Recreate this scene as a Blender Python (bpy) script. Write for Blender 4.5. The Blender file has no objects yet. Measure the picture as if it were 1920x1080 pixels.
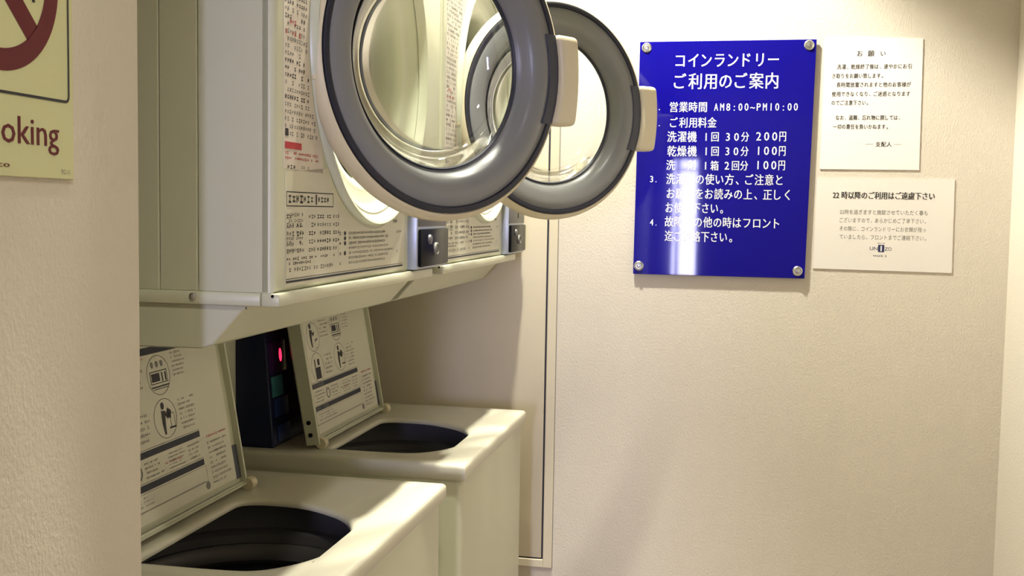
import bpy, bmesh, math, random
from mathutils import Matrix, Vector
random.seed(7)
C = bpy.context.scene.collection
SC = bpy.context.scene
PI = math.pi

# ---------------------------------------------------------------- camera, world, lights, exposure
cam_d = bpy.data.cameras.new('camera'); cam = bpy.data.objects.new('camera', cam_d); C.objects.link(cam)
cam_d.lens = 38.23; cam_d.sensor_width = 36.0; cam_d.clip_start = 0.02
RX = ((0.97881304, 0.03075602, -0.20243295), (0.20406929, -0.06562792, 0.97675417), (0.01675582, -0.99737006, -0.07051382))
cam.matrix_world = Matrix(((RX[0][0], -RX[0][1], -RX[0][2], 0.0),
                           (RX[1][0], -RX[1][1], -RX[1][2], 0.0),
                           (RX[2][0], -RX[2][1], -RX[2][2], 1.36),
                           (0, 0, 0, 1)))
SC.camera = cam
w = bpy.data.worlds.new('world'); SC.world = w; w.use_nodes = True
w.node_tree.nodes['Background'].inputs[0].default_value = (0.62, 0.72, 1.0, 1)
w.node_tree.nodes['Background'].inputs[1].default_value = 1.5
SC.view_settings.view_transform = 'Standard'; SC.view_settings.look = 'None'
SC.view_settings.exposure = 0.0; SC.view_settings.gamma = 1.0
SC.view_settings.use_curve_mapping = False

LAMP_E = 155.0; LAMP_COL = (1.0, 0.95, 0.79); LAMP = (-0.36, 2.02, 2.49)
LAMP_C = (-0.40, 1.42, 2.49); FILL_LAMP = (0.0, 0.2, 2.49); FILL_LAMP_E = 30.0
WIN_E = 105.0; WIN_COL = (0.68, 0.64, 1.0)
def spot(name, loc, energy, col, size, blend, rad):
    l = bpy.data.lights.new(name, 'SPOT'); l.energy = energy; l.color = col
    l.spot_size = size; l.spot_blend = blend; l.shadow_soft_size = rad
    o = bpy.data.objects.new(name, l); o.location = loc; C.objects.link(o); return o
lamp_a = spot('downlight_beam', (LAMP[0], LAMP[1], 2.46), LAMP_E, LAMP_COL, math.radians(107), 0.30, 0.03)
lamp_c = spot('downlight_beam', (LAMP_C[0], LAMP_C[1], 2.46), 110.0, LAMP_COL, math.radians(70), 0.6, 0.03)
fill_lamp = spot('downlight_beam', (FILL_LAMP[0], FILL_LAMP[1], 2.46), FILL_LAMP_E, LAMP_COL, math.radians(118), 0.6, 0.05)  # added general fill for the left side of the corridor
al = bpy.data.lights.new('window_daylight', 'AREA'); al.shape = 'RECTANGLE'; al.size = 0.34; al.size_y = .84
al.energy = WIN_E; al.color = WIN_COL
ao = bpy.data.objects.new('window_daylight', al); ao.location = (-0.33, -2.45, 1.33)
ao.rotation_euler = (PI/2, 0, 0); C.objects.link(ao)

SIGN=[
('コインランドリー',-0.1464,0.0728,1.6885,0.0293),
('ご利用のご案内',-0.1475,0.0731,1.6441,0.0318),
('1.',-0.1920,-0.1690,1.5902,0.0159),
('営業時間',-0.1541,-0.0745,1.5895,0.0208),
('AM8:00~PM10:00',-0.0609,0.1155,1.5896,0.0183),
('2.',-0.1915,-0.1685,1.5557,0.0159),
('ご利用料金',-0.1532,-0.0543,1.5563,0.0208),
('洗濯機',-0.157,-0.0953,1.5260,0.0220),
('1回',-0.0828,-0.0478,1.5261,0.0195),
('30分',-0.0365,0.015,1.5263,0.0195),
('200円',0.0283,0.0924,1.5276,0.0208),
('乾燥機',-0.1561,-0.0944,1.4950,0.0220),
('1回',-0.0819,-0.0469,1.4953,0.0195),
('30分',-0.0367,0.0148,1.4956,0.0195),
('100円',0.0293,0.0923,1.4971,0.0208),
('洗',-0.1576,-0.137,1.4650,0.0208),
('剤',-0.1118,-0.0936,1.4653,0.0208),
('1箱',-0.0822,-0.0471,1.4644,0.0195),
('2回分',-0.0369,0.0147,1.4649,0.0195),
('100円',0.0291,0.0922,1.4667,0.0208),
('3.',-0.1938,-0.173,1.4346,0.0159),
('洗濯機の使い方、ご注意と',-0.1568,0.09,1.4350,0.0220),
('お願いをお読みの上、正しく',-0.156,0.1076,1.4037,0.0220),
('お使い下さい。',-0.1575,-0.0252,1.3729,0.0220),
('4.',-0.1914,-0.1705,1.3406,0.0159),
('故障その他の時はフロント',-0.1578,0.0875,1.3427,0.0220),
('迄ご連絡下さい。',-0.157,-0.0041,1.3113,0.0220),
]
P1=[
('お',0.2303,0.2442,1.7003,0.0122),
('願',0.2527,0.2665,1.7000,0.0122),
('い',0.2771,0.2898,1.6997,0.0110),
('洗濯、乾燥終了後は、速やかにお引',0.1917,0.3402,1.6730,0.0098),
('き取りをお願い致します。',0.1816,0.2884,1.6541,0.0098),
('長時間放置されますと他のお客様が',0.1919,0.3397,1.6357,0.0098),
('使用できなくなり、ご迷惑となります',0.183,0.3394,1.6165,0.0098),
('のでご注意下さい。',0.1825,0.2608,1.5984,0.0098),
('なお、盗難、忘れ物に関しては、',0.1923,0.3256,1.5674,0.0098),
('一切の責任を負いかねます。',0.1876,0.3021,1.5486,0.0098),
('支配人',0.2748,0.3067,1.5122,0.0098),
]
P2=[
('22 時以降のご利用はご遠慮下さい',0.1928,0.3962,1.4051,0.0147),
('22時を過ぎますと施錠させていただく事も',0.2082,0.3841,1.3701,0.0098),
('ございますので、あらかじめご了承下さい。',0.2077,0.3858,1.3528,0.0098),
('その際に、コインランドリーにお衣類が残っ',0.2084,0.3824,1.3349,0.0098),
('ていましたら、フロントまでご連絡下さい。',0.209,0.3873,1.3176,0.0098),
('UN',0.2714,0.2875,1.2942,0.0073),
('ZO',0.3014,0.3153,1.2938,0.0073),
]

# ---------------------------------------------------------------- materials
def lin(c):
    return tuple(((v/255)/12.92 if v/255 <= .04045 else (((v/255)+.055)/1.055)**2.4) for v in c)
def mat(name, col, rough=.5, metal=0, spec=.5, coat=0, bump=None, var=0.0, emit=None, vscale=8):
    m = bpy.data.materials.new(name); m.use_nodes = True; nt = m.node_tree; b = nt.nodes['Principled BSDF']
    b.inputs['Base Color'].default_value = (*col, 1); b.inputs['Roughness'].default_value = rough
    b.inputs['Metallic'].default_value = metal; b.inputs['Specular IOR Level'].default_value = spec
    b.inputs['Coat Weight'].default_value = coat; b.inputs['Coat Roughness'].default_value = .03
    tc = nt.nodes.new('ShaderNodeTexCoord')
    if var:
        n = nt.nodes.new('ShaderNodeTexNoise'); n.inputs['Scale'].default_value = vscale; n.inputs['Detail'].default_value = 4
        nt.links.new(tc.outputs['Object'], n.inputs['Vector'])
        mr = nt.nodes.new('ShaderNodeMapRange'); mr.inputs[3].default_value = 1-var; mr.inputs[4].default_value = 1+var
        nt.links.new(n.outputs[0], mr.inputs[0])
        mx = nt.nodes.new('ShaderNodeVectorMath'); mx.operation = 'SCALE'; mx.inputs[0].default_value = col
        nt.links.new(mr.outputs[0], mx.inputs['Scale']); nt.links.new(mx.outputs[0], b.inputs['Base Color'])
    if bump:
        n = nt.nodes.new('ShaderNodeTexNoise'); n.inputs['Scale'].default_value = bump[0]; n.inputs['Detail'].default_value = 3
        if len(bump) > 2:
            mp = nt.nodes.new('ShaderNodeMapping'); mp.inputs['Scale'].default_value = bump[2]
            nt.links.new(tc.outputs['Object'], mp.inputs[0]); nt.links.new(mp.outputs[0], n.inputs['Vector'])
        else: nt.links.new(tc.outputs['Object'], n.inputs['Vector'])
        bp = nt.nodes.new('ShaderNodeBump'); bp.inputs['Strength'].default_value = bump[1]; bp.inputs['Distance'].default_value = .002
        nt.links.new(n.outputs[0], bp.inputs['Height']); nt.links.new(bp.outputs[0], b.inputs['Normal'])
    if emit:
        b.inputs['Emission Color'].default_value = (*emit[0], 1); b.inputs['Emission Strength'].default_value = emit[1]
    return m
M = {}
M['wall'] = mat('woven_wallpaper', (.66, .61, .54), .85, bump=(330, .45, (1, 1, .6)), var=.03)
M['ceil'] = mat('ceiling_paint', (.72, .69, .62), .9, bump=(180, .3))
M['floor'] = mat('floor_vinyl', (.33, .25, .18), .55, var=.1)
M['cream'] = mat('cream_enamel', (.555, .56, .43), .33, var=.02)
M['cream2'] = mat('cream_plastic', (.66, .60, .42), .42, var=.02)
M['deck'] = mat('deck_enamel', (.62, .60, .49), .28, var=.02)
M['surround'] = mat('pale_green_plastic', (.60, .63, .50), .3)
M['frame'] = mat('painted_steel_trim', (.66, .60, .47), .5, var=.02)
M['panel'] = mat('access_panel_paint', (.66, .60, .47), .55, var=.02)
M['greyring'] = mat('grey_plastic', (.20, .207, .215), .34, var=.03)
M['rubber'] = mat('black_rubber', (.012, .014, .03), .5)
M['recess'] = mat('dark_blue_grey_plastic', (.045, .05, .07), .4)
M['steel'] = mat('brushed_steel', (.62, .63, .62), .3, metal=1)
M['drum'] = mat('drum_steel', (.72, .72, .66), .32, metal=.6, var=.05)
M['plate'] = mat('steel_blue_plate', (.40, .44, .55), .35, metal=.3)
M['platedk'] = mat('dark_grey_plate', (.12, .12, .13), .4)
M['black'] = mat('black_plastic', (.006, .007, .010), .25, spec=.07)
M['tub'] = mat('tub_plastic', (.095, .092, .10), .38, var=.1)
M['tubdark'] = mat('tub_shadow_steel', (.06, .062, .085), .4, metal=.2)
M['navy'] = mat('navy_housing', (.006, .011, .045), .25)
M['navy2'] = mat('blue_button_panel', (.012, .03, .13), .35)
M['teal'] = mat('teal_sticker', (.03, .16, .18), .5)
M['violet'] = mat('violet_display_window', (.02, .012, .06), .15)
M['led'] = mat('red_led', (.3, 0, .02), .4, emit=((1.0, .02, .07), 3.0))
M['acrylic'] = mat('blue_acrylic', (.006, .004, .24), .04, spec=.24)
M['white'] = mat('white_ink', (.80, .82, .88), .4)
M['paper'] = mat('white_paper', (.84, .80, .80), .8, bump=(90, .1))
M['laminate'] = mat('laminated_paper', (.78, .745, .72), .5)
M['ink'] = mat('black_ink', (.03, .03, .035), .7)
M['greyink'] = mat('grey_ink', (.20, .20, .19), .7)
M['blueink'] = mat('navy_ink', (.02, .025, .10), .7)
M['barink'] = mat('dark_navy_bar_ink', (.014, .018, .035), .6)
M['label'] = mat('cream_label_film', (.62, .60, .49), .4)
M['pinklabel'] = mat('pale_caution_label', (.66, .60, .54), .45)
M['redink'] = mat('red_ink', (.45, .03, .045), .6)
M['yellowsign'] = mat('pale_yellow_sign', (.60, .60, .34), .5, var=.02)
M['crimson'] = mat('crimson_ink', (.115, .004, .012), .6)
M['curtain'] = mat('pale_curtain', (.55, .5, .72), .8)
_nt = M['curtain'].node_tree; _t = _nt.nodes.new('ShaderNodeBsdfTranslucent'); _t.inputs[0].default_value = (.5, .45, .75, 1); _x = _nt.nodes.new('ShaderNodeMixShader'); _x.inputs[0].default_value = .5
_nt.links.new(_nt.nodes['Principled BSDF'].outputs[0], _x.inputs[1]); _nt.links.new(_t.outputs[0], _x.inputs[2]); _nt.links.new(_x.outputs[0], _nt.nodes['Material Output'].inputs[0])
M['lampglass'] = mat('lamp_glass', (1, 1, 1), .3, emit=((1.0, .9, .7), 12.0))
def glassmat():
    m = bpy.data.materials.new('clear_glass'); m.use_nodes = True; nt = m.node_tree
    for n in list(nt.nodes): nt.nodes.remove(n)
    o = nt.nodes.new('ShaderNodeOutputMaterial'); t = nt.nodes.new('ShaderNodeBsdfTransparent'); g = nt.nodes.new('ShaderNodeBsdfGlossy')
    t.inputs[0].default_value = (.90, .92, .92, 1); g.inputs['Roughness'].default_value = .03
    f = nt.nodes.new('ShaderNodeLayerWeight'); f.inputs[0].default_value = .25
    mr = nt.nodes.new('ShaderNodeMapRange'); mr.inputs[3].default_value = .05; mr.inputs[4].default_value = .75
    nt.links.new(f.outputs['Fresnel'], mr.inputs[0])
    x = nt.nodes.new('ShaderNodeMixShader'); nt.links.new(mr.outputs[0], x.inputs[0])
    nt.links.new(t.outputs[0], x.inputs[1]); nt.links.new(g.outputs[0], x.inputs[2]); nt.links.new(x.outputs[0], o.inputs[0])
    return m
M['glass'] = glassmat()

# ---------------------------------------------------------------- helpers
def tag(o, label=None, cat=None, group=None, kind=None):
    if label: o['label'] = label
    if cat: o['category'] = cat
    if group: o['group'] = group
    if kind: o['kind'] = kind
    return o
def empty(name, loc=(0, 0, 0)):
    o = bpy.data.objects.new(name, None); o.location = loc; o.empty_display_size = .05; C.objects.link(o); return o
def link(name, me, m, parent=None, smooth=False):
    me.materials.append(M[m])
    if smooth:
        for p in me.polygons: p.use_smooth = True
    o = bpy.data.objects.new(name, me); C.objects.link(o)
    if parent: o.parent = parent
    return o
def finish(name, bm, m, parent=None, smooth=False, sharp=None):
    bmesh.ops.recalc_face_normals(bm, faces=bm.faces)
    me = bpy.data.meshes.new(name); bm.to_mesh(me); bm.free()
    o = link(name, me, m, parent, smooth)
    if smooth:
        me.set_sharp_from_angle(angle=math.radians(sharp or 35))
    return o
def box(bm, x0, x1, y0, y1, z0, z1, bev=0, seg=2):
    r = bmesh.ops.create_cube(bm, size=1)
    vs = r['verts']
    for v in vs:
        v.co = Vector(((x0+x1)/2+v.co.x*(x1-x0), (y0+y1)/2+v.co.y*(y1-y0), (z0+z1)/2+v.co.z*(z1-z0)))
    if bev:
        es = list({e for v in vs for e in v.link_edges})
        bmesh.ops.bevel(bm, geom=es, offset=bev, segments=seg, affect='EDGES', profile=.5)
    return bm
def bx(name, m, parent, *a, bev=0, seg=2):
    bm = bmesh.new(); box(bm, *a, bev=bev, seg=seg); return finish(name, bm, m, parent, bev > 0)
def grid_loops(bm, loops, closed=True, cap0=False, cap1=False):
    vl = [[bm.verts.new(p) for p in lp] for lp in loops]
    n = len(vl[0])
    for a, b in zip(vl[:-1], vl[1:]):
        for i in range(n if closed else n-1):
            j = (i+1) % n
            try: bm.faces.new((a[i], a[j], b[j], b[i]))
            except ValueError: pass
    if cap0: bm.faces.new(vl[0])
    if cap1: bm.faces.new(vl[-1])
    return vl
def frame(C0, d, up, n):
    C0, d, up, n = map(Vector, (C0, d, up, n))
    return lambda a, b, c: C0 + d*a + up*b + n*c
def lathe(name, prof, F, m, parent, n=72, closed=False, cap=False, sharp=40):
    bm = bmesh.new()
    P = list(prof)+([prof[0]] if closed else [])
    loops = [[F(r*math.cos(2*PI*i/n), r*math.sin(2*PI*i/n), w_) for i in range(n)] for r, w_ in P]
    grid_loops(bm, loops, cap1=cap)
    bmesh.ops.remove_doubles(bm, verts=bm.verts, dist=1e-6)
    return finish(name, bm, m, parent, True, sharp)
def rayrect(a, u0, u1, v0, v1, cu, cv):
    c, s = math.cos(a), math.sin(a); t = 1e9
    if c > 1e-9: t = min(t, (u1-cu)/c)
    if c < -1e-9: t = min(t, (u0-cu)/c)
    if s > 1e-9: t = min(t, (v1-cv)/s)
    if s < -1e-9: t = min(t, (v0-cv)/s)
    return (cu+c*t, cv+s*t)
def raypoly(a, pts, cu, cv):
    c, s = math.cos(a), math.sin(a); best = None
    for i in range(len(pts)):
        x0, y0 = pts[i]; x1, y1 = pts[(i+1) % len(pts)]
        ex, ey = x1-x0, y1-y0; den = c*ey-s*ex
        if abs(den) < 1e-12: continue
        t = ((x0-cu)*ey-(y0-cv)*ex)/den; q = ((x0-cu)*s-(y0-cv)*c)/den
        if t > 0 and -1e-6 <= q <= 1+1e-6: best = t if best is None else max(best, t)
    return (cu+c*best, cv+s*best)
def chaikin(pts, k):
    for _ in range(k):
        q = []
        for i in range(len(pts)):
            a, b = pts[i], pts[(i+1) % len(pts)]
            q += [(a[0]*.75+b[0]*.25, a[1]*.75+b[1]*.25), (a[0]*.25+b[0]*.75, a[1]*.25+b[1]*.75)]
        pts = q
    return pts
def angles(rects, cu, cv, n=96):
    A = [2*PI*i/n for i in range(n)]
    for (u0, u1, v0, v1) in rects:
        for u in (u0, u1):
            for v in (v0, v1): A.append(math.atan2(v-cv, u-cu) % (2*PI))
    A = sorted(A); out = []
    for a in A:
        if not out or a-out[-1] > 1e-4: out.append(a)
    return out

# ---- lettering, as flat meshes laid on their sheets
_ref = {}
def glyph_mesh(t, bold=0):
    cu = bpy.data.curves.new('t', 'FONT'); cu.body = t; cu.size = 1; cu.resolution_u = 2
    o = bpy.data.objects.new('t', cu); C.objects.link(o)
    dg = bpy.context.evaluated_depsgraph_get(); dg.update()
    me = bpy.data.meshes.new_from_object(o.evaluated_get(dg))
    V = [v.co.copy() for v in me.vertices]; Fc = [tuple(p.vertices) for p in me.polygons]
    bpy.data.objects.remove(o); bpy.data.curves.remove(cu); bpy.data.meshes.remove(me)
    return V, Fc
def refbox(t):
    k = '0' if all(ord(c) < 0x2000 for c in t) else '国'
    if k not in _ref:
        V, _ = glyph_mesh(k); _ref[k] = (min(v.y for v in V), max(v.y for v in V))
    return _ref[k]
class Flat:
    """Flat print: words, dashes, discs placed in the (u, v) plane of a sheet."""
    def __init__(s): s.V = []; s.F = []
    def poly(s, pts):
        k = len(s.V); s.V += [tuple(p) for p in pts]; s.F.append(tuple(range(k, k+len(pts))))
    def rect(s, u0, u1, v0, v1): s.poly([(u0, v0), (u1, v0), (u1, v1), (u0, v1)])
    def ring(s, cu, cv, ru, rv, t, n=32):
        k = len(s.V)
        for i in range(n):
            a = 2*PI*i/n; s.V.append((cu+ru*math.cos(a), cv+rv*math.sin(a))); s.V.append((cu+(ru-t)*math.cos(a), cv+(rv-t)*math.sin(a)))
        for i in range(n):
            j = (i+1) % n; s.F.append((k+2*i, k+2*j, k+2*j+1, k+2*i+1))
    def disc(s, cu, cv, ru, rv, n=16): s.poly([(cu+ru*math.cos(2*PI*i/n), cv+rv*math.sin(2*PI*i/n)) for i in range(n)])
    def outline(s, u0, u1, v0, v1, t):
        s.rect(u0, u1, v0, v0+t); s.rect(u0, u1, v1-t, v1); s.rect(u0, u0+t, v0+t, v1-t); s.rect(u1-t, u1, v0+t, v1-t)
    def text(s, t, u0, u1, vc, h, bold=0):
        V, F = glyph_mesh(t, bold); lo, hi = refbox(t)
        x0 = min(v.x for v in V); x1 = max(v.x for v in V); k = len(s.V); sx = (u1-u0)/(x1-x0); sy = h/(hi-lo)
        for q in ((-1, 1) if bold else (0,)):
            k = len(s.V)
            s.V += [(u0+(v.x-x0+q*bold)*sx, vc+(v.y-(lo+hi)/2)*sy, .00012*(q > 0)) for v in V]; s.F += [tuple(k+i for i in f) for f in F]
    def spaced(s, t, u0, u1, vc, h, bold=0, narrow=.80):
        """letters set one per equal cell, as on typeset notices"""
        n = len(t); V0, _ = glyph_mesh('国'); hi = max(v.y for v in V0); lo = min(v.y for v in V0); gw = max(v.x for v in V0)-min(v.x for v in V0)
        sy0 = h/(hi-lo); cell = (u1-u0)/(n-1+.86) if n > 1 else (u1-u0)
        for i, ch in enumerate(t):
            if ch in ' \u3000': continue
            V, F = glyph_mesh(ch); x0 = min(v.x for v in V); x1 = max(v.x for v in V); cu = u0+cell*.43+cell*i
            if ord(ch) < 0x2000:
                l2, h2 = refbox('0'); sy = h*.86/(h2-l2); sx = min(sy*.9, cell*.62/max(x1-x0, 1e-6)) if ch not in '.:1~' else sy*.8; mid = (l2+h2)/2; xm = (x0+x1)/2
                if ch == '.': cu -= cell*.15
            else:
                sx = min(cell*.80/gw, sy0*.95); sy = sy0; mid = (lo+hi)/2
                xm = (x0+x1)/2 if ch not in '、。' else (x0+x1)/2+gw*.25
            for q in ((-1, 1) if bold else (0,)):
                k = len(s.V)
                s.V += [(cu+(v.x-xm)*sx+q*bold*sy0, vc+(v.y-mid)*sy, .00012*(q > 0)) for v in V]; s.F += [tuple(k+j for j in f) for f in F]
    def dashes(s, u0, u1, vc, h, cw=None, fill=.82):
        """a line of tiny print too small to read: short strokes of glyph size"""
        cw = cw or h; u = u0
        while u+cw*.8 < u1:
            if random.random() < fill:
                hh = h*random.uniform(.55, 1); q = cw*random.uniform(.55, .8)
                kd = random.random()
                if kd < .5:
                    s.rect(u, u+q, vc+hh*.2, vc+hh*.42); s.rect(u, u+q, vc-hh*.45, vc-hh*.2); s.rect(u+q*.35, u+q*.6, vc-hh*.2, vc+hh*.2)
                else:
                    s.rect(u, u+q*.3, vc-hh*.45, vc+hh*.45); s.rect(u+q*.55, u+q*.85, vc-hh*.3, vc+hh*.45); s.rect(u+q*.3, u+q*.55, vc-hh*.05, vc+hh*.15)
            u += cw
    def para(s, u0, u1, v1, v0, n, h, ragged=.3):
        for i in range(n):
            v = v1-(v1-v0)*(i+.5)/n; s.dashes(u0, u1-(u1-u0)*ragged*random.random(), v, h)
    def build(s, name, F, w_, m, parent):
        me = bpy.data.meshes.new(name); me.from_pydata([tuple(F(p[0], p[1], w_+(p[2] if len(p) > 2 else 0))) for p in s.V], [], s.F); me.update()
        o = link(name, me, m, parent)
        if len(s.F) > 1: o['kind'] = 'stuff'
        return o

# ---------------------------------------------------------------- the setting
WB = 2.40          # the end wall with the notices
def struct(name, m, *a, **k):
    o = bx(name, m, None, *a, **k); o['kind'] = 'structure'; return o
struct('floor', 'floor', -1.3, .75, -2.55, WB+.12, -.1, 0)
struct('ceiling', 'ceil', -1.3, .75, -2.55, WB+.12, 2.5, 2.6)
struct('wall_back', 'wall', -1.3, .75, WB, WB+.12, 0, 2.5)
struct('wall_right', 'wall', .546, .70, -2.45, WB, 0, 2.5)
struct('wall_left', 'wall', -1.2, -.55, -2.45, .93, 0, 2.5, bev=.004)
struct('wall_alcove', 'wall', -1.2, -1.06, .93, WB, 0, 2.5)
# unseen stub wall added to cast the viewer's shadow, and the far end with its narrow window
struct('wall_shadow_stub', 'wall', -.20, .546, -.62, -.50, 0, 2.5)
ZW0, ZW1, XW0, XW1 = .92, 1.74, -.50, -.16
wf = bmesh.new()
box(wf, -.55, XW0, -2.45, -2.33, 0, 2.5); box(wf, XW1, .546, -2.45, -2.33, 0, 2.5)
box(wf, XW0, XW1, -2.45, -2.33, 0, ZW0); box(wf, XW0, XW1, -2.45, -2.33, ZW1, 2.5)
o = finish('wall_front', wf, 'wall'); o['kind'] = 'structure'
win = empty('window_1', (0, 0, 0)); win['kind'] = 'structure'
wf = bmesh.new()
for a in ((XW0, XW0+.025, ZW0, ZW1), (XW1-.025, XW1, ZW0, ZW1), (XW0, XW1, ZW0, ZW0+.03), (XW0, XW1, ZW1-.03, ZW1), (XW0, XW1, 1.640, 1.652), (-.405, -.385, ZW0, ZW1)):
    box(wf, a[0], a[1], -2.42, -2.37, a[2], a[3])
finish('window_frame', wf, 'frame', win)
bx('pane', 'glass', win, XW0+.02, XW1-.02, -2.395, -2.391, ZW0+.02, ZW1-.02)
cb = bmesh.new()
loops = []
for z in (.55, 2.2):
    loops.append([(-.54+.125*i/60, -2.25+.022*math.sin(i*.75), z) for i in range(61)])
grid_loops(cb, loops, closed=False)
r = bmesh.ops.solidify(cb, geom=cb.faces[:], thickness=.002)
tag(finish('curtain', cb, 'curtain', None, True), 'pale lilac curtain hanging beside the narrow window behind the viewer', 'curtain')
# recessed ceiling lamps
def downlight(loc, label):
    root = empty('downlight', (loc[0], loc[1], 2.5)); tag(root, label, 'ceiling lamp')
    F = frame((0, 0, 0), (1, 0, 0), (0, 1, 0), (0, 0, 1))
    lathe('trim_ring', [(.050, -.001), (.052, -.012), (.062, -.010), (.070, -.001)], F, 'white', root, 40)
    lathe('diffuser', [(.048, -.002), (.03, -.003), (.002, -.004)], F, 'lampglass', root, 32, cap=True)
    return root
downlight(LAMP, 'round recessed ceiling lamp above the machine fronts near the notice wall')
downlight(LAMP_C, 'round recessed ceiling lamp above the front of the nearest dryer')
downlight(FILL_LAMP, 'added round ceiling fill lamp above the viewer, brightening the corridor')  # fitting made up to carry the added fill beam
# access door in the end wall: frame, shadow gap and panel
dr = empty('door_1', (0, 0, 0)); dr['kind'] = 'structure'
XO, XI, ZB, ZT = -.394, -.4145, .55, 2.02
fb = bmesh.new()
box(fb, XI, XO, WB-.006, WB+.01, ZB, ZT, .0015, 1); box(fb, -1.04, XI, WB-.006, WB+.01, ZB, ZB+.019, .0015, 1); box(fb, -1.04, XI, WB-.006, WB+.01, ZT-.02, ZT, .0015, 1)
finish('door_frame', fb, 'frame', dr)
bx('shadow_gap', 'rubber', dr, -1.03, XI, WB-.0015, WB+.01, ZB+.019, ZT-.02)
bx('door_panel', 'panel', dr, -1.03, XI-.004, WB-.005, WB+.008, ZB+.0225, ZT-.024, bev=.001)
# outer joint line between the frame and the paper
bx('sealant_line', 'greyink', dr, XO, XO+.0012, WB-.003, WB+.01, ZB, ZT)

# ---------------------------------------------------------------- notices on the end wall
def FW(y): return frame((0, y, 0), (1, 0, 0), (0, 0, 1), (0, -1, 0))
sg = empty('notice_board', (-.037, WB, 1.478)); tag(sg, 'glossy blue acrylic board with white Japanese laundry rules, screwed to the end wall', 'sign')
def local(o, root):
    o.matrix_parent_inverse = Matrix.Translation(-Vector(root.location)); return o
sb = bmesh.new()
front = [(-.2215, 1.7300), (.1480, 1.7300), (.1405, 1.2270), (-.2245, 1.2270)]
vs = [sb.verts.new((x, WB-.0095, z)) for x, z in front]; vb = [sb.verts.new((x, WB-.0045, z)) for x, z in front]
sb.faces.new(vs); sb.faces.new(vb)
for i in range(4): sb.faces.new((vs[i], vs[(i+1) % 4], vb[(i+1) % 4], vb[i]))
bmesh.ops.bevel(sb, geom=sb.edges[:], offset=.0008, segments=1, affect='EDGES')
local(finish('acrylic_panel', sb, 'acrylic', sg), sg)
def line_of(t, a, b, z, h, bold, y, m, par, name='text_line'):
    fl = Flat(); (fl.text if len(t) > 1 and ord(t[0]) < 0x40 and '時' in t else fl.spaced)(t, a, b, z, h, bold); return local(fl.build(name, FW(y), 0, m, par), par)
for t, a, b, z, h in SIGN: line_of(t, a, b, z, h, .012, WB-.0098, 'white', sg)
for x, z in ((-.2068, 1.7174), (.1329, 1.7182), (.1252, 1.2428), (-.2123, 1.2452)):
    s = lathe('mounting_bolt', [(.0098, -.010), (.0105, .001), (.0085, .003), (.0070, .0022), (.0050, .0022), (.0042, .0055), (.002, .006)], frame((x, WB-.0095, z), (1, 0, 0), (0, 0, 1), (0, -1, 0)), 'steel', sg, 24, cap=True)
    local(s, sg)
    local(lathe('hex_socket', [(.0026, .0061), (.001, .0062)], frame((x, WB-.0095, z), (1, 0, 0), (0, 0, 1), (0, -1, 0)), 'black', s, 6, cap=True), sg)

def sheet(name, label, pts, m):
    cx = sum(p[0] for p in pts)/4; cz = sum(p[1] for p in pts)/4
    root = empty(name, (cx, WB, cz)); tag(root, label, 'notice')
    bm = bmesh.new(); loops = []
    for yy in (WB-.0008, WB-.0020): loops.append([(x, yy, z) for x, z in pts])
    grid_loops(bm, loops, cap0=True, cap1=True)
    local(finish('paper_sheet', bm, m, root), root)
    return root
p1 = sheet('paper_notice', 'tall white paper notice of polite request right beside the blue board', [(.1655, 1.7373), (.3606, 1.7299), (.3633, 1.4593), (.1640, 1.4598)], 'paper')
for t, a, b, z, h in P1: line_of(t, a, b, z, h, .012, WB-.0022, 'ink', p1)
f1 = Flat()
f1.rect(.2545, .2705, 1.5119, 1.5124); f1.rect(.311, .3257, 1.5117, 1.5122)
local(f1.build('printed_rule', FW(WB-.0022), 0, 'ink', p1), p1)
p2 = sheet('paper_notice', 'wide white paper notice about use after 22 hours, below the tall notice', [(.1592, 1.4406), (.4342, 1.4412), (.4363, 1.2467), (.1572, 1.2491)], 'laminate')
f2 = Flat(); f2g = Flat(); f2b = Flat()
for i, (t, a, b, z, h) in enumerate(P2):
    if i == 0: line_of(t, a, b, z, h, .035, WB-.0022, 'ink', p2)
    elif i < 5: line_of(t, a, b, z, h, 0, WB-.0022, 'greyink', p2)
    else: f2b.text(t, a, b, z, h, .0)
f2b.rect(.2882, .3006, 1.2869, 1.3023); f2b.dashes(.279, .309, 1.2790, .0040, .0040); f2b.dashes(.287, .303, 1.3056, .0026, .003)
local(f2b.build('printed_logo', FW(WB-.0022), 0, 'blueink', p2), p2)
f2w = Flat(); f2w.text('I', .2930, .2958, 1.2946, .0115)
local(f2w.build('logo_letter', FW(WB-.0024), 0, 'white', p2), p2)

# ---------------------------------------------------------------- no smoking sign on the corridor wall
ns = empty('no_smoking_sign', (-.55, .7295, 1.51)); tag(ns, 'pale yellow no smoking sign with dark red ring on the left corridor wall', 'sign')
FL = lambda x: frame((x, 0, 0), (0, 1, 0), (0, 0, 1), (1, 0, 0))
local(bx('sign_plate', 'yellowsign', ns, -.5495, -.5478, .635, .8235, 1.3801, 1.655, bev=.0006, seg=1), ns)
fr = Flat(); cy, cz, R1, R2 = .7295, 1.5337, .0743, .0575
fr.ring(cy, cz, R1, R1, R1-R2, 96)
q = math.sqrt(.5); hw = .0089
L = math.sqrt(R2*R2-hw*hw)+.001
fr.poly([(cy+(-L*q-hw*q), cz+(L*q-hw*q)), (cy+(L*q-hw*q), cz+(-L*q-hw*q)), (cy+(L*q+hw*q), cz+(-L*q+hw*q)), (cy+(-L*q+hw*q), cz+(L*q+hw*q))])
fr.text('No smoking', .641, .8026, 1.4165, .0215, .006)
fr.text('co', .7265, .7405, 1.3892, .0040, .004)
local(fr.build('red_pictogram', FL(-.5475), 0, 'crimson', ns), ns)
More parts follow.
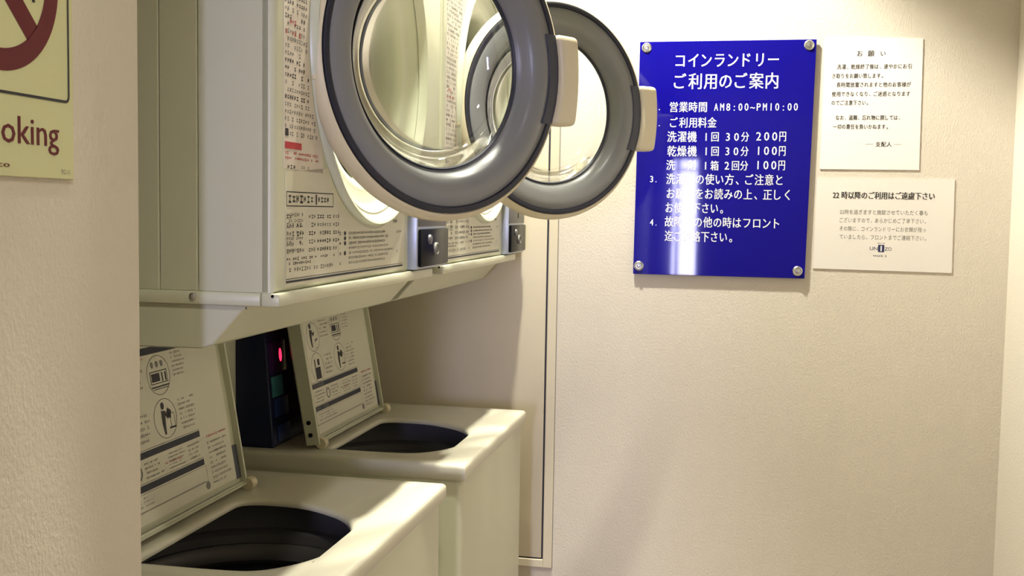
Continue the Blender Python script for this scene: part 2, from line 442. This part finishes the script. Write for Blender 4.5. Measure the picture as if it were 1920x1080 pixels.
fk = Flat()
u0, u1, v0, v1, t, rr = .6416, .8178, 1.4427, 1.640, .0022, .006
def arc(cu, cv, a0):
    P = [(cu+rr*math.cos(a0+PI/2*i/5), cv+rr*math.sin(a0+PI/2*i/5)) for i in range(6)]
    Q = [(cu+(rr-t)*math.cos(a0+PI/2*i/5), cv+(rr-t)*math.sin(a0+PI/2*i/5)) for i in range(6)]
    for i in range(5): fk.poly([P[i], P[i+1], Q[i+1], Q[i]])
fk.rect(u0+rr, u1-rr, v0, v0+t); fk.rect(u0+rr, u1-rr, v1-t, v1); fk.rect(u0, u0+t, v0+rr, v1-rr); fk.rect(u1-t, u1, v0+rr, v1-rr)
arc(u0+rr, v0+rr, PI); arc(u1-rr, v0+rr, -PI/2); arc(u1-rr, v1-rr, 0); arc(u0+rr, v1-rr, PI/2)
# cigarette: its end and a curl of smoke
fk.rect(.690, .7605, 1.5262, 1.5345); fk.rect(.7630, .7665, 1.5190, 1.5345); fk.rect(.7700, .7738, 1.5172, 1.5345)
fk.poly([(.7700, 1.536), (.7738, 1.536), (.7700, 1.552), (.7740, 1.566), (.7705, 1.566), (.7665, 1.552)])
local(fk.build('black_outline', FL(-.5474), 0, 'ink', ns), ns)
fg = Flat(); fg.text('TC-11', .8053-.0, .8170, 1.3860, .0038)
local(fg.build('small_print', FL(-.5474), 0, 'greyink', ns), ns)

# ---------------------------------------------------------------- washing machines
HOLE = chaikin([(-.697, .076), (-.697, .082), (-.697, .350), (-.692, .362), (-.672, .372), (-.645, .374), (-.60, .371), (-.56, .352), (-.522, .326), (-.494, .285), (-.482, .235), (-.482, .175), (-.500, .125), (-.535, .086), (-.57, .078), (-.69, .076)], 2)
def make_washer(label):
    root = empty('washing_machine', (0, 0, 0)); tag(root, label, 'washing machine')
    XF, XB, W = -.43, -1.02, .525
    # body shell: sides, front, back
    b = bmesh.new(); cu, cv = -.70, W/2
    A = angles([(XB, XF-.008, .006, W-.006)], cu, cv, 8)
    # rounded plan outline of the body
    def rr_(x0, x1, y0, y1, r, k=5):
        P = []
        for (cx, cy_, a0) in ((x1-r, y1-r, 0), (x0+r, y1-r, PI/2), (x0+r, y0+r, PI), (x1-r, y0+r, 3*PI/2)):
            P += [(cx+r*math.cos(a0+PI/2*i/k), cy_+r*math.sin(a0+PI/2*i/k)) for i in range(k+1)]
        return P
    P = rr_(XB, XF-.007, .006, W-.006, .012)
    grid_loops(b, [[(x, y, z) for x, y in P] for z in (.03, .913)], cap0=True)
    finish('body', b, 'cream', root, True)
    b = bmesh.new()
    for x, y in ((XF-.05, .05), (XF-.05, W-.05), (XB+.05, .05), (XB+.05, W-.05)):
        F = frame((x, y, 0), (1, 0, 0), (0, 1, 0), (0, 0, 1)); 
        o = lathe('foot', [(.001, 0), (.022, 0), (.022, .012), (.012, .016), (.012, .032)], F, 'black', root, 16, cap=True)
    b.free()
    # top deck with the opening
    cu, cv = -.585, .215
    R0 = (XB, XF, 0, W)
    def rect_in(d): return (XB+d, XF-d, d, W-d)
    RI = (XB+.10, XF-.045, .030, W-.030)
    A = angles([R0, rect_in(.006), RI], cu, cv, 120)
    L = []
    L.append([(*rayrect(a, *rect_in(.004), cu, cv), .912) for a in A])
    L.append([(*rayrect(a, *R0, cu, cv), .916) for a in A])
    for k in range(4):
        t = k/3*PI/2; L.append([(*rayrect(a, *rect_in(.007*(1-math.cos(t))), cu, cv), .933+.007*math.sin(t)) for a in A])
    L.append([(*rayrect(a, *RI, cu, cv), .940) for a in A])
    RJ = (RI[0]+.01, RI[1]-.012, RI[2]+.010, RI[3]-.010)
    L.append([(*rayrect(a, *RJ, cu, cv), .9365) for a in A])
    for g, z in ((.012, .9365), (.004, .9362), (.000, .934), (-.0015, .931), (-.001, .928)):
        row = []
        for a in A:
            x, y = raypoly(a, HOLE, cu, cv); d = math.hypot(x-cu, y-cv); k = (d+g)/d
            row.append((cu+(x-cu)*k, cv+(y-cv)*k, z))
        L.append(row)
    b = bmesh.new(); grid_loops(b, L)
    top = finish('top_deck', b, 'deck', root, True, 50)
    # tub and drum under the opening
    F = frame((-.628, .228, 0), (1, 0, 0), (0, 1, 0), (0, 0, 1))
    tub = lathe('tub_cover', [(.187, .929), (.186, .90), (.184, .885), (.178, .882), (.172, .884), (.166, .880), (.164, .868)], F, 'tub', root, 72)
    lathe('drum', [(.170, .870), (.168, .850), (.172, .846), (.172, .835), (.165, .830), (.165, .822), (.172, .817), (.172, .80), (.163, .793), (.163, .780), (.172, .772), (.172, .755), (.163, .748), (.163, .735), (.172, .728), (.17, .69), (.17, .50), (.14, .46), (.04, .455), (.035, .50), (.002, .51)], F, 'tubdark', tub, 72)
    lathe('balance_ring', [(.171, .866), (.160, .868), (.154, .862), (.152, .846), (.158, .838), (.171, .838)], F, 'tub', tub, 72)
    # control housing behind the deck
    bx('back_housing', 'cream', root, XB+.001, -.86, .008, W-.008, .938, 1.185, bev=.008)
    # coin tower, leaning back
    b = bmesh.new()
    y0, y1 = .045, .43
    lean = .018
    prof = [(-.788, .9365), (-.788-lean, 1.135), (-.806-.008, 1.17), (-.862, 1.17), (-.862, .9365)]
    grid_loops(b, [[(x, y, z) for x, z in prof] for y in (y0, y1)], cap0=True, cap1=True)
    bmesh.ops.bevel(b, geom=b.edges[:], offset=.003, segments=2, affect='EDGES')
    tw = finish('coin_tower', b, 'navy', root, True)
    th = math.atan2(lean, .1985)
    FT = frame((-.788, 0, .9365), (0, 1, 0), (-math.sin(th), 0, math.cos(th)), (math.cos(th), 0, math.sin(th)))
    def fbox(name, m, par, F, u0, u1, v0, v1, w0, w1, bev=0):
        b = bmesh.new(); box(b, u0, u1, v0, v1, w0, w1, bev)
        for v in b.verts: v.co = F(*v.co)
        return finish(name, b, m, par, bev > 0)
    ds = fbox('display_window', 'violet', tw, FT, .055, .125, .130, .185, -.001, .0015, .0006)
    fbox('coin_sticker', 'teal', tw, FT, .058, .105, .088, .124, 0, .0008)
    fbox('button_panel', 'navy2', tw, FT, .062, .120, .052, .084, 0, .0015, .0005)
    fbox('button_panel', 'navy2', tw, FT, .066, .120, .008, .036, 0, .0015, .0005)
    return root, tw, FT, fbox
def lid_of(root):
    th = math.radians(10); cl, sl = math.cos(th), math.sin(th)
    F = frame((-.709, 0, .9455), (0, 1, 0), (-sl, 0, cl), (cl, 0, sl))
    U0, U1, V1 = .062, .420, .252
    b = bmesh.new()
    A = angles([(U0, U1, 0, V1)], (U0+U1)/2, V1/2, 8); cu, cv = (U0+U1)/2, V1/2
    def R(d): return (U0+d, U1-d, d, V1-d)
    rows = [(.004, -.028), (.000, -.024), (.000, -.001), (.0008, 0), (.0028, 0), (.0035, -.0008), (.0045, -.009)]
    L = [[F(*rayrect(a, *R(d), cu, cv), w_) for a in A] for d, w_ in rows]
    grid_loops(b, L, cap0=True, cap1=True)
    lid = finish('lid', b, 'cream', root, True, 30)
    def fb(name, m, par, u0, u1, v0, v1, w0, w1, bev=0, seg=2):
        b = bmesh.new(); box(b, u0, u1, v0, v1, w0, w1, bev, seg)
        for v in b.verts: v.co = F(*v.co)
        return finish(name, b, m, par, bev > 0)
    fb('inner_panel', 'cream', lid, U0+.006, U1-.027, .010, V1-.006, -.010, -.002, .0035)
    fb('bottom_ledge', 'cream', lid, U0+.006, U1-.006, .001, .006, -.010, -.003, .001)
    fb('catch', 'recess', lid, U1-.021, U1-.006, .012, .062, -.0092, -.0065)
    s = fb('label_sheet', 'label', lid, U0+.012, U1-.030, .016, V1-.008, -.0021, -.0017)
    k = Flat(); g = Flat(); r_ = Flat(); w_ = Flat()
    # solid heading bars
    bars = Flat()
    bars.rect(.074, .305, .2235, .2330); bars.rect(.074, .305, .0955, .1040); bars.rect(.074, .305, .0555, .0640)
    k.rect(.074, .305, .0655, .0661); k.rect(.074, .305, .1055, .1061); k.rect(.070, .300, .0320, .0325); k.rect(.070, .0705, .0320, .052)
    k.outline(.070, .308, .0310, .0535, .0004)
    g.dashes(.080, .148, .0998, .0062, .0072); g.dashes(.080, .140, .0598, .0062, .0072)
    # four step pictograms
    for (cu_, cv_) in ((.112, .186), (.225, .194), (.112, .131), (.225, .136)): k.ring(cu_, cv_, .0285, .0265, .0007)
    def person(cu_, cv_, sc):
        k.disc(cu_-.008*sc, cv_+.016*sc, .0042*sc, .0050*sc)
        k.poly([(cu_-.0125*sc, cv_+.010*sc), (cu_-.003*sc, cv_+.009*sc), (cu_+.0005*sc, cv_+.002*sc), (cu_+.006*sc, cv_+.006*sc), (cu_+.008*sc, cv_+.003*sc), (cu_+.002*sc, cv_-.003*sc), (cu_-.004*sc, cv_+.002*sc), (cu_-.006*sc, cv_-.008*sc), (cu_-.007*sc, cv_-.022*sc), (cu_-.011*sc, cv_-.022*sc), (cu_-.0135*sc, cv_-.006*sc)])
    person(.112, .190, 1.0); person(.229, .137, 1.0)
    k.poly([(.228, .143), (.233, .149), (.241, .144), (.238, .134), (.230, .136)])
    k.outline(.236, .247, .122, .141, .0008); k.rect(.232, .248, .1205, .1228)
    g.poly([(.118, .176), (.130, .179), (.130, .183), (.118, .181)]); g.rect(.117, .130, .165, .1657)
    k.rect(.100, .124, .110, .131); k.rect(.114, .123, .134, .145); k.rect(.100, .104, .132, .146)
    k.outline(.204, .246, .183, .200, .0011); k.rect(.207, .227, .186, .197); k.rect(.232, .235, .185, .197); k.rect(.240, .243, .185, .197); k.rect(.204, .247, .1780, .1800); k.rect(.208, .246, .1755, .1765)
    for u in (.212, .224, .236): g.disc(u, .2085, .0035, .0045, 8)
    # small print around them
    for (a, c, e, f_, n) in ((.146, .190, .215, .180, 5), (.262, .305, .222, .186, 6), (.148, .190, .152, .112, 5), (.262, .310, .158, .112, 7), (.080, .130, .092, .068, 4), (.158, .205, .092, .068, 4), (.215, .262, .092, .068, 5), (.268, .305, .092, .068, 4), (.080, .175, .051, .036, 3)):
        g.para(a, c, e, f_, n, (e-f_)/n*.55)
    g.para(.322, .380, .086, .022, 9, .0040); g.ring(.142, .080, .009, .010, .003, 12); g.disc(.306, .0255, .006, .0055, 10)
    r_.dashes(.150, .196, .2195, .0042, .0048); r_.dashes(.322, .384, .0915, .0040, .0046); r_.dashes(.206, .252, .0790, .0034, .004)
    for f_ in bars.F:
        q = Flat(); q.poly([bars.V[i] for i in f_]); q.build('heading_bar', F, -.0015, 'barink', s)
    k.build('pictograms', F, -.0014, 'ink', s); g.build('small_print', F, -.00135, 'greyink', s); r_.build('red_print', F, -.0014, 'redink', s)
    # hinges
    for u in (U0+.012, U1+.004):
        bm = bmesh.new(); n = 20
        lp = [[Vector((-.709+r*math.cos(2*PI*i/n), u+dy, .9455+r*math.sin(2*PI*i/n))) for i in range(n)] for r, dy in ((.003, -.008), (.009, -.008), (.010, -.006), (.010, .006), (.009, .008), (.003, .008))]
        grid_loops(bm, lp, cap0=True, cap1=True); finish('hinge_boss', bm, 'cream2', root, True)
    for v in (.018, .040):
        bm = bmesh.new(); n = 12
        lp = [[F(U0+dz, v+r*math.sin(2*PI*i/n), -.014+r*math.cos(2*PI*i/n)) for i in range(n)] for r, dz in ((.0040, .001), (.0040, -.0015), (.0020, -.0025))]
        grid_loops(bm, lp, cap1=True); finish('lid_screw', bm, 'black', lid, True)
    return lid
wA, twA, FT, fbx = make_washer('white top-loading washer standing nearest, cut off by the corridor wall at left'); lid_of(wA)
def copy_tree(o, parent=None):
    c = o.copy(); C.objects.link(c)
    if parent: c.parent = parent
    for ch in list(o.children): copy_tree(ch, c)
    return c
wB = copy_tree(wA)
wA.location = (0, 1.075, 0); wB.location = (0, 1.717, 0)
wB['label'] = 'white top-loading washer in front of the end wall, with the lit red coin display'
wA['group'] = wB['group'] = 'top-loading washing machines'
# the lit figure on the far machine's display
twB = [c for c in wB.children if c.name.startswith('coin_tower')][0]
dsB = [c for c in twB.children if c.name.startswith('display_window')][0]
led = Flat(); led.ring(.1015, .1595, .0056, .0120, .0050, 24)
led.build('led_digit', FT, .0019, 'led', dsB)

# ---------------------------------------------------------------- tumble dryers
XD = -.48; DW = .643; ZD0, ZD1 = 1.254, 1.93
def make_dryer(label):
    root = empty('tumble_dryer', (0, 0, 0)); tag(root, label, 'tumble dryer')
    YC, ZC = .317, 1.560
    XB = -1.058
    # cabinet: floor, roof, back, far side
    b = bmesh.new()
    box(b, XB, XD-.012, .002, DW-.002, ZD0+.012, ZD0+.024); box(b, XB, XD-.012, .002, DW-.002, ZD1-.012, ZD1)
    box(b, XB, XB+.01, .002, DW-.002, ZD0+.024, ZD1-.012); box(b, XB+.01, XD-.012, DW-.012, DW-.002, ZD0+.024, ZD1-.012)
    box(b, XB+.01, XD-.012, .004, .010, ZD0+.024, ZD1-.012)
    finish('cabinet', b, 'cream', root)
    for xa, xb in ((-.5680, -.486), (-.6130, -.5687), (XB, -.6137)):
        bx('side_panel', 'cream', root, xa, xb, 0, .005, ZD0+.014, ZD1, bev=.0012, seg=1)
    # front panel with round opening
    A = angles([(.0, DW, ZD0+.013, ZD1)], YC, ZC, 96); L = []
    def RR(d): return (d, DW-d, ZD0+.013+d, ZD1-d)
    L.append([(XD-.014, *rayrect(a, *RR(0), YC, ZC)) for a in A])
    for k in range(5):
        t = k/4*PI/2; L.append([(XD-.008+.008*math.sin(t), *rayrect(a, *RR(.008*(1-math.cos(t))), YC, ZC)) for a in A])
    L.append([(XD, YC+.205*math.cos(a), ZC+.205*math.sin(a)) for a in A])
    b = bmesh.new(); grid_loops(b, L); fp = finish('front_panel', b, 'cream', root, True, 40)
    F = frame((XD, YC, ZC), (0, 1, 0), (0, 0, 1), (1, 0, 0))
    lathe('door_surround', [(.224, -.001), (.223, .006), (.220, .010), (.216, .009), (.208, .000), (.198, -.010), (.192, -.013), (.176, -.014), (.166, -.016), (.160, -.028), (.158, -.050), (.160, -.060)], F, 'surround', root, 96, sharp=60)
    dm = lathe('drum', [(.159, -.055), (.190, -.065), (.232, -.075), (.236, -.10), (.236, -.45), (.225, -.47), (.10, -.480), (.03, -.470), (.001, -.470)], F, 'drum', root, 72, cap=True)
    for k in range(3):
        a = PI/2+k*2*PI/3; c_, s_ = math.cos(a), math.sin(a)
        FF = frame(Vector(F(0, 0, 0)), Vector((0, c_, s_)), Vector((0, -s_, c_)), Vector((1, 0, 0)))
        b = bmesh.new(); grid_loops(b, [[FF(r, t, w_) for r, t in ((.235, -.03), (.20, -.012), (.19, 0), (.20, .012), (.235, .03))] for w_ in (-.10, -.44)], closed=False, cap0=True, cap1=True)
        finish('drum_baffle', b, 'drum', dm, True)
    b = bmesh.new()
    for i in range(10):
        for j in range(8):
            a = 2*PI*(i+.5*(j % 2))/10; r = .03+.022*j
            c_ = F(r*math.cos(a), r*math.sin(a), -.4690+.001)
            bmesh.ops.create_circle(b, cap_ends=True, segments=8, radius=.004, matrix=Matrix.Translation(c_) @ Matrix.Rotation(PI/2, 4, 'Y'))
    tag(finish('vent_holes', b, 'black', dm), kind='stuff')
    # base flange: proud lip along front and side
    b = bmesh.new()
    box(b, -.494, -.4725, -.004, .585, ZD0, ZD0+.0145, .003, 2); box(b, XB, -.4945, -.004, .012, ZD0, ZD0+.0145, .003, 2)
    box(b, XB+.002, -.50, .012, DW-.01, ZD0+.002, ZD0+.012)
    fg_ = finish('base_flange', b, 'cream', root, True)
    Fs = frame((-.572, -.004, ZD0+.0090), (1, 0, 0), (0, 0, 1), (0, -1, 0))
    lathe('flange_screw', [(.0042, 0), (.0040, .0015), (.002, .0026), (.0005, .0027)], Fs, 'steel', fg_, 16, cap=True)
    Fs = frame((-.4805, -.004, ZD0+.0118), (1, 0, 0), (0, 0, 1), (0, -1, 0))
    lathe('corner_rivet', [(.0018, 0), (.0016, .0006), (.0004, .0008)], Fs, 'black', fg_, 10, cap=True)
    # hood under the cabinet, sloping front
    b = bmesh.new()
    pr = [(-.512, ZD0+.001), (-.552, 1.2105), (-.565, 1.2060), (-1.056, 1.2010), (-1.056, ZD0+.001)]
    grid_loops(b, [[(x, y, z) for x, z in pr] for y in (.001, .615)], cap0=True, cap1=True)
    bmesh.ops.bevel(b, geom=b.edges[:], offset=.0015, segments=1, affect='EDGES')
    finish('underside_hood', b, 'cream', root)
    bx('hood_seam', 'greyink', root, -.5135, -.5120, -.0005, .0015, ZD0-.0035, ZD0-.001)
    # instruction labels
    FP = frame((XD, 0, 0), (0, 1, 0), (0, 0, 1), (1, 0, 0))
    def film(name, m, pts, par):
        bm = bmesh.new(); grid_loops(bm, [[FP(u, v, w_) for u, v in pts] for w_ in (.0001, .0006)], cap0=True, cap1=True); return finish(name, bm, m, par)
    def under_arc(u0, u1, n, R=.2265):
        out = []
        for i in range(n+1):
            u = u0+(u1-u0)*i/n; out.append((u, ZC-math.sqrt(max(0, R*R-(u-YC)**2))))
        return out
    # low label: header, grid of settings, paragraphs, double rule
    pts = [(.026, 1.2735), (.452, 1.2735), (.452, 1.382)] + [p for p in reversed(under_arc(.150, .440, 16))][1:] + [(.026, 1.398)]
    lb = film('instruction_label', 'label', pts, root)
    k = Flat(); g = Flat(); h = Flat()
    k.outline(.029, .168, 1.3610, 1.3775, .0012); h.rect(.112, .116, 1.3635, 1.375)
    k.dashes(.035, .108, 1.3693, .0110, .0105, 1); k.dashes(.120, .160, 1.3693, .0075, .0090, 1)
    for j in range(5):
        v = 1.3500-.0095*j
        for u, n_ in ((.030, 2), (.058, 2), (.092, 2), (.118, 1), (.140, 2), (.168, 2)):
            (k if random.random() < .35 else g).dashes(u, u+.022, v, .0062, .0075, .85)
    for j in range(7): g.dashes(.030, .080, 1.352-.0065*j, .0045, .0052, .8)
    k.dashes(.030, .178, 1.3035, .0042, .0058, .6); k.dashes(.030, .100, 1.2985, .0042, .0058); g.dashes(.030, .170, 1.2915, .0060, .0070)
    g.rect(.027, .0275, 1.28, 1.357); g.rect(.186, .1865, 1.30, 1.357)
    for j in range(7):
        v = 1.3290-.0062*j; k.dashes(.190, .198, v, .0048, .0070, .9 if j in (0, 2, 4, 6) else 0); k.disc(.2085, v, .0042, .0028, 8) if j in (0, 1, 2, 4) else None
        (k if j in (0, 1, 2) else g).dashes(.222, .412-.05*random.random(), v, .0040, .0048, .95)
    g.dashes(.416, .445, 1.328, .004, .005); g.dashes(.418, .430, 1.300, .008, .006); k.dashes(.402, .425, 1.343, .008, .009)
    h.rect(.028, .446, 1.2775, 1.2800); h.rect(.028, .446, 1.2815, 1.2822)
    k.build('bold_print', FP, .0008, 'ink', lb); g.build('small_print', FP, .0008, 'greyink', lb); h.build('double_rule', FP, .0009, 'barink', lb)
    # tall caution label between the panel edge and the door surround
    left = [(.022, 1.392)]
    arcp = []
    for i in range(17):
        z = 1.40+(1.84-1.40)*i/16; y = YC-math.sqrt(max(0, .2275**2-(z-ZC)**2)) if abs(z-ZC) < .2275 else YC
        arcp.append((min(y, .135), z))
    cl_ = film('caution_label', 'pinklabel', [(.022, 1.402)]+arcp+[(.022, 1.84)], root)
    g = Flat(); k = Flat(); r_ = Flat()
    def wid(z): return min(.130, YC-math.sqrt(max(0, .2285**2-(z-ZC)**2)) if abs(z-ZC) < .2285 else .13)
    z = 1.830
    while z > 1.437:
        (k if random.random() < .28 else g).dashes(.025, wid(z)-.003, z, .0058, .0062, .75); z -= .0078
    z = 1.4190
    while z > 1.4105: r_.dashes(.026, wid(z)-.01, z, .0038, .0045, .8); z -= .0055
    r_.rect(.0245, .070, 1.4235, 1.4310); r_.dashes(.026, .075, 1.560, .006, .006, .5); r_.dashes(.026, .070, 1.548, .006, .006, .6)
    k.rect(.0255, .034, 1.4370, 1.4450)
    k.dashes(.032, .066, 1.4040, .0070, .0080); g.dashes(.070, .095, 1.4045, .005, .006)
    g.build('small_print', FP, .0008, 'greyink', cl_); k.build('bold_print', FP, .0008, 'ink', cl_); r_.build('red_print', FP, .0009, 'redink', cl_)
    # coin unit at the far bottom corner
    cu_ = bx('coin_unit', 'plate', root, XD-.002, -.4655, .4730, .633, 1.2705, 1.392, bev=.0015)
    bx('coin_plate', 'platedk', cu_, -.4660, -.4640, .4760, .631, 1.3345, 1.390, bev=.0006)
    bx('coin_slot', 'black', cu_, -.4642, -.4632, .560, .568, 1.345, 1.375)
    lk = bx('lock_cover', 'black', cu_, -.4660, -.4600, .4775, .632, 1.2740, 1.3310, bev=.003)
    FQ = frame((-.4600, .555, 1.3000), (0, 1, 0), (0, 0, 1), (1, 0, 0))
    lathe('lock_cylinder', [(.0100, -.001), (.0095, .003), (.0080, .0035), (.0075, .002), (.001, .002)], FQ, 'greyink', lk, 24, cap=True)
    FQ = frame((-.4600, .520, 1.3150), (0, 1, 0), (0, 0, 1), (1, 0, 0))
    lathe('lock_button', [(.0080, -.001), (.0070, .003), (.001, .004)], FQ, 'platedk', lk, 20, cap=True)
    return root
def make_door(root, deg):
    b_ = math.radians(deg); d = Vector((math.sin(b_), math.cos(b_), 0)); n = Vector((math.cos(b_), -math.sin(b_), 0)); R = .190
    C0 = Vector((-.466, .098, 1.545))+d*R
    F = frame(C0, d, (0, 0, 1), n)
    door = lathe('door', [(.1885, -.004), (.1905, -.0015), (.1940, -.0035), (.1985, -.011), (.1995, -.019), (.1975, -.025), (.192, -.027), (.150, -.029), (.140, -.031), (.134, -.033), (.134, -.030)], F, 'cream2', root, 120, sharp=60)
    lathe('gasket', [(.1890, -.003), (.1888, .0002), (.1870, .0012), (.1818, .0008), (.1805, -.003)], F, 'rubber', door, 120)
    lathe('bezel_ring', [(.1812, -.003), (.1800, -.0006), (.165, .0), (.156, -.001), (.150, -.0035), (.145, -.009), (.141, -.018), (.1375, -.024), (.1340, -.026), (.1330, -.029)], F, 'greyring', door, 120, sharp=70)
    lathe('glass_seal', [(.1345, -.0255), (.1330, -.0235), (.1312, -.0255), (.1312, -.030), (.1345, -.030)], F, 'rubber', door, 96)
    prof = [(.1312, -.028)]
    for k in range(1, 13):
        t = k/12*PI/2; prof.append((.002+.126*math.cos(t)**.75 if k < 12 else .002, -.030-.062*math.sin(t)))
    lathe('glass_bowl', prof, F, 'glass', door, 96, cap=True, sharp=80)
    # handle: block that follows the rim, with the dark finger recess beside it
    def sector(name, m, r0f, r1f, z0, z1, w0, w1, bev):
        bm = bmesh.new(); N = 8; loops = []
        for i in range(N+1):
            z = z0+(z1-z0)*i/N; a0 = r0f(z); a1 = r1f(z)
            loops.append([F(a0, z, w0), F(a1, z, w0), F(a1, z, w1), F(a0, z, w1)])
        grid_loops(bm, loops, cap0=True, cap1=True)
        bmesh.ops.recalc_face_normals(bm, faces=bm.faces)
        es = [e for e in bm.edges if len(e.link_faces) == 2 and e.calc_face_angle(0) > .5]
        bmesh.ops.bevel(bm, geom=es, offset=bev, segments=3, affect='EDGES', profile=.5)
        return finish(name, bm, m, door, True, 40)
    circ = lambda r: (lambda z: math.sqrt(r*r-z*z))
    sector('handle', 'cream2', circ(.1885), lambda z: .2250-1.4*(z+.002)**2, -.067, .055, -.024, .010, .0078)
    sector('finger_recess', 'recess', circ(.1720), circ(.1895), -.066, .054, -.006, .0022, .001)
    # hinge leaf joining door rim to the cabinet
    hb = bmesh.new(); box(hb, -.481, -.474, .099, .111, 1.505, 1.585, .002)
    finish('hinge', hb, 'cream2', door, True)
    return door
dA = make_dryer('cream tumble dryer mounted nearest, above the nearest washer, round door ajar')
dB = copy_tree(dA)
dB['label'] = 'cream tumble dryer mounted beside the end wall, its round door swung wide'
dA['group'] = dB['group'] = 'tumble dryers above the washers'
make_door(dA, 35); make_door(dB, 47)
dA.location = (0, 1.075, 0); dB.location = (0, 1.728, 0)
